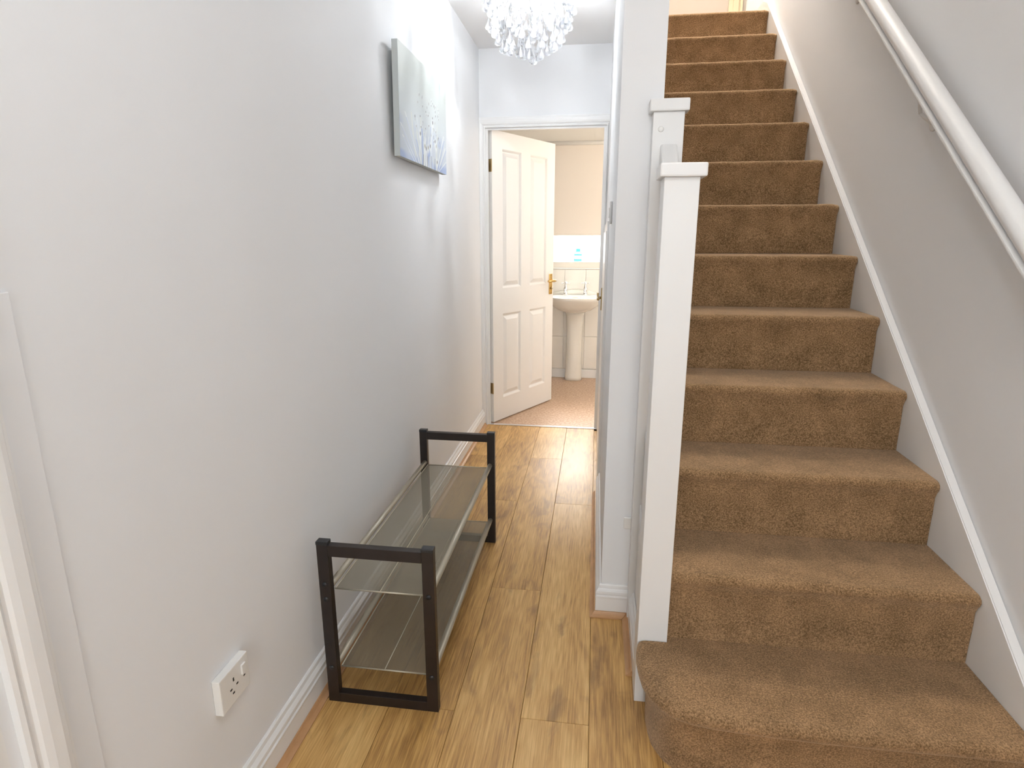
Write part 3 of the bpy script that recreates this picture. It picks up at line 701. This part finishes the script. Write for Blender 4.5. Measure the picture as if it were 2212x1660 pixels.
ca.data.foreach_set('color', np.concatenate([base.reshape(-1, 3), np.ones((base.shape[0]*base.shape[1], 1))], 1).astype(np.float32).ravel())
pm = bpy.data.materials.new('painted_canvas'); pm.use_nodes = True; nt = pm.node_tree
at_ = nt.nodes.new('ShaderNodeAttribute'); at_.attribute_name = 'paint'; nt.links.new(at_.outputs['Color'], nt.nodes['Principled BSDF'].inputs['Base Color'])
nt.nodes['Principled BSDF'].inputs['Roughness'].default_value = .6
link('painted_face', me, pm, cp)
settle(cp, (0, 2.565, CZ0)); tag(cp, 'canvas painting of pale seed heads over blue on the left wall', 'painting')

# ------------------------------------------------------------------ crystal chandelier
ch = empty('chandelier')
KX, KY, KZ, KR = .432, 2.9, 2.262, .188
lathe('ceiling_plate', [(.11, 0), (.115, -.006), (.112, -.022), (.06, -.03), (.02, -.034)], (KX, KY, CE-.0005), 'chrome', ch, 32)
lathe('stem', [(.012, 0), (.012, -.08), (.02, -.09), (.02, -.12), (.006, -.13)], (KX, KY, CE-.034), 'chrome', ch, 14)
bulbs = []
for k in range(5):
    t = k*2*math.pi/5+.3; p = (KX+.075*math.cos(t), KY+.075*math.sin(t), KZ+.045); bulbs.append(p)
    bm = bmesh.new(); addtube(bm, (KX, KY, CE-.13), (p[0], p[1], p[2]+.05), .004, 8); addtube(bm, (p[0], p[1], p[2]+.055), (p[0], p[1], p[2]+.02), .009, 10)
    frombm('arm', bm, 'chrome', ch, True)
    lathe('bulb', [(.004, .02), (.008, .015), (.009, -.005), (.007, -.018), (.002, -.022)], p, 'bulb', ch, 12)
# faceted drop
dp = [(.0008, .022), (.0035, .013), (.0105, -.001), (.0138, -.010), (.0105, -.018), (.0008, -.022)]
bm = bmesh.new(); addlathe(bm, dp, (0, 0, 0), 7); bmesh.ops.recalc_face_normals(bm, faces=bm.faces)
dme = bpy.data.meshes.new('crystal_drop'); bm.to_mesh(dme); bm.free(); dme.materials.append(MT['crystal'])
rr = random.Random(11); wires = bmesh.new(); cnt = 0
def drop(x, y, z, s):
    o = bpy.data.objects.new('crystal_drop', dme); COL.objects.link(o); o.parent = ch
    o.location = (x, y, z); o.scale = (s, s, s*1.05); o.rotation_euler = (rr.uniform(-.12, .12), rr.uniform(-.12, .12), rr.uniform(0, 6.28))
for lat, n in ((86, 1), (72, 5), (58, 9), (44, 14), (30, 18), (16, 21), (2, 23), (-12, 23)):
    for k in range(n):
        t = 2*math.pi*(k+rr.uniform(-.3, .3))/n; la = math.radians(lat+rr.uniform(-6, 6)); r = KR*rr.uniform(.93, 1.03)
        x, y, z = KX+r*math.cos(la)*math.cos(t), KY+r*math.cos(la)*math.sin(t), KZ-r*math.sin(la)
        drop(x, y, z, rr.uniform(1.0, 1.25))
        top = Vector((KX+.10*math.cos(t), KY+.10*math.sin(t), CE-.03)); mid = Vector((KX+r*.85*math.cos(la)*math.cos(t), KY+r*.85*math.cos(la)*math.sin(t), max(z+.05, KZ+.06)))
        addtube(wires, top, mid, .0006, 4); addtube(wires, mid, (x, y, z+.022), .0006, 4)
for k in range(40):
    t = rr.uniform(0, 6.28); q = rr.uniform(.05, .15); drop(KX+q*math.cos(t), KY+q*math.sin(t), KZ+rr.uniform(-.10, .06), rr.uniform(.8, 1))
frombm('hanging_wires', wires, 'chrome', ch)
settle(ch, (KX, KY, CE)); tag(ch, 'lit crystal chandelier hanging from the corridor ceiling', 'chandelier')
for k, p in enumerate(bulbs):
    point('chandelier_bulb_light', (p[0], p[1], p[2]-.03), .012, 3.7, (.93, .965, 1))
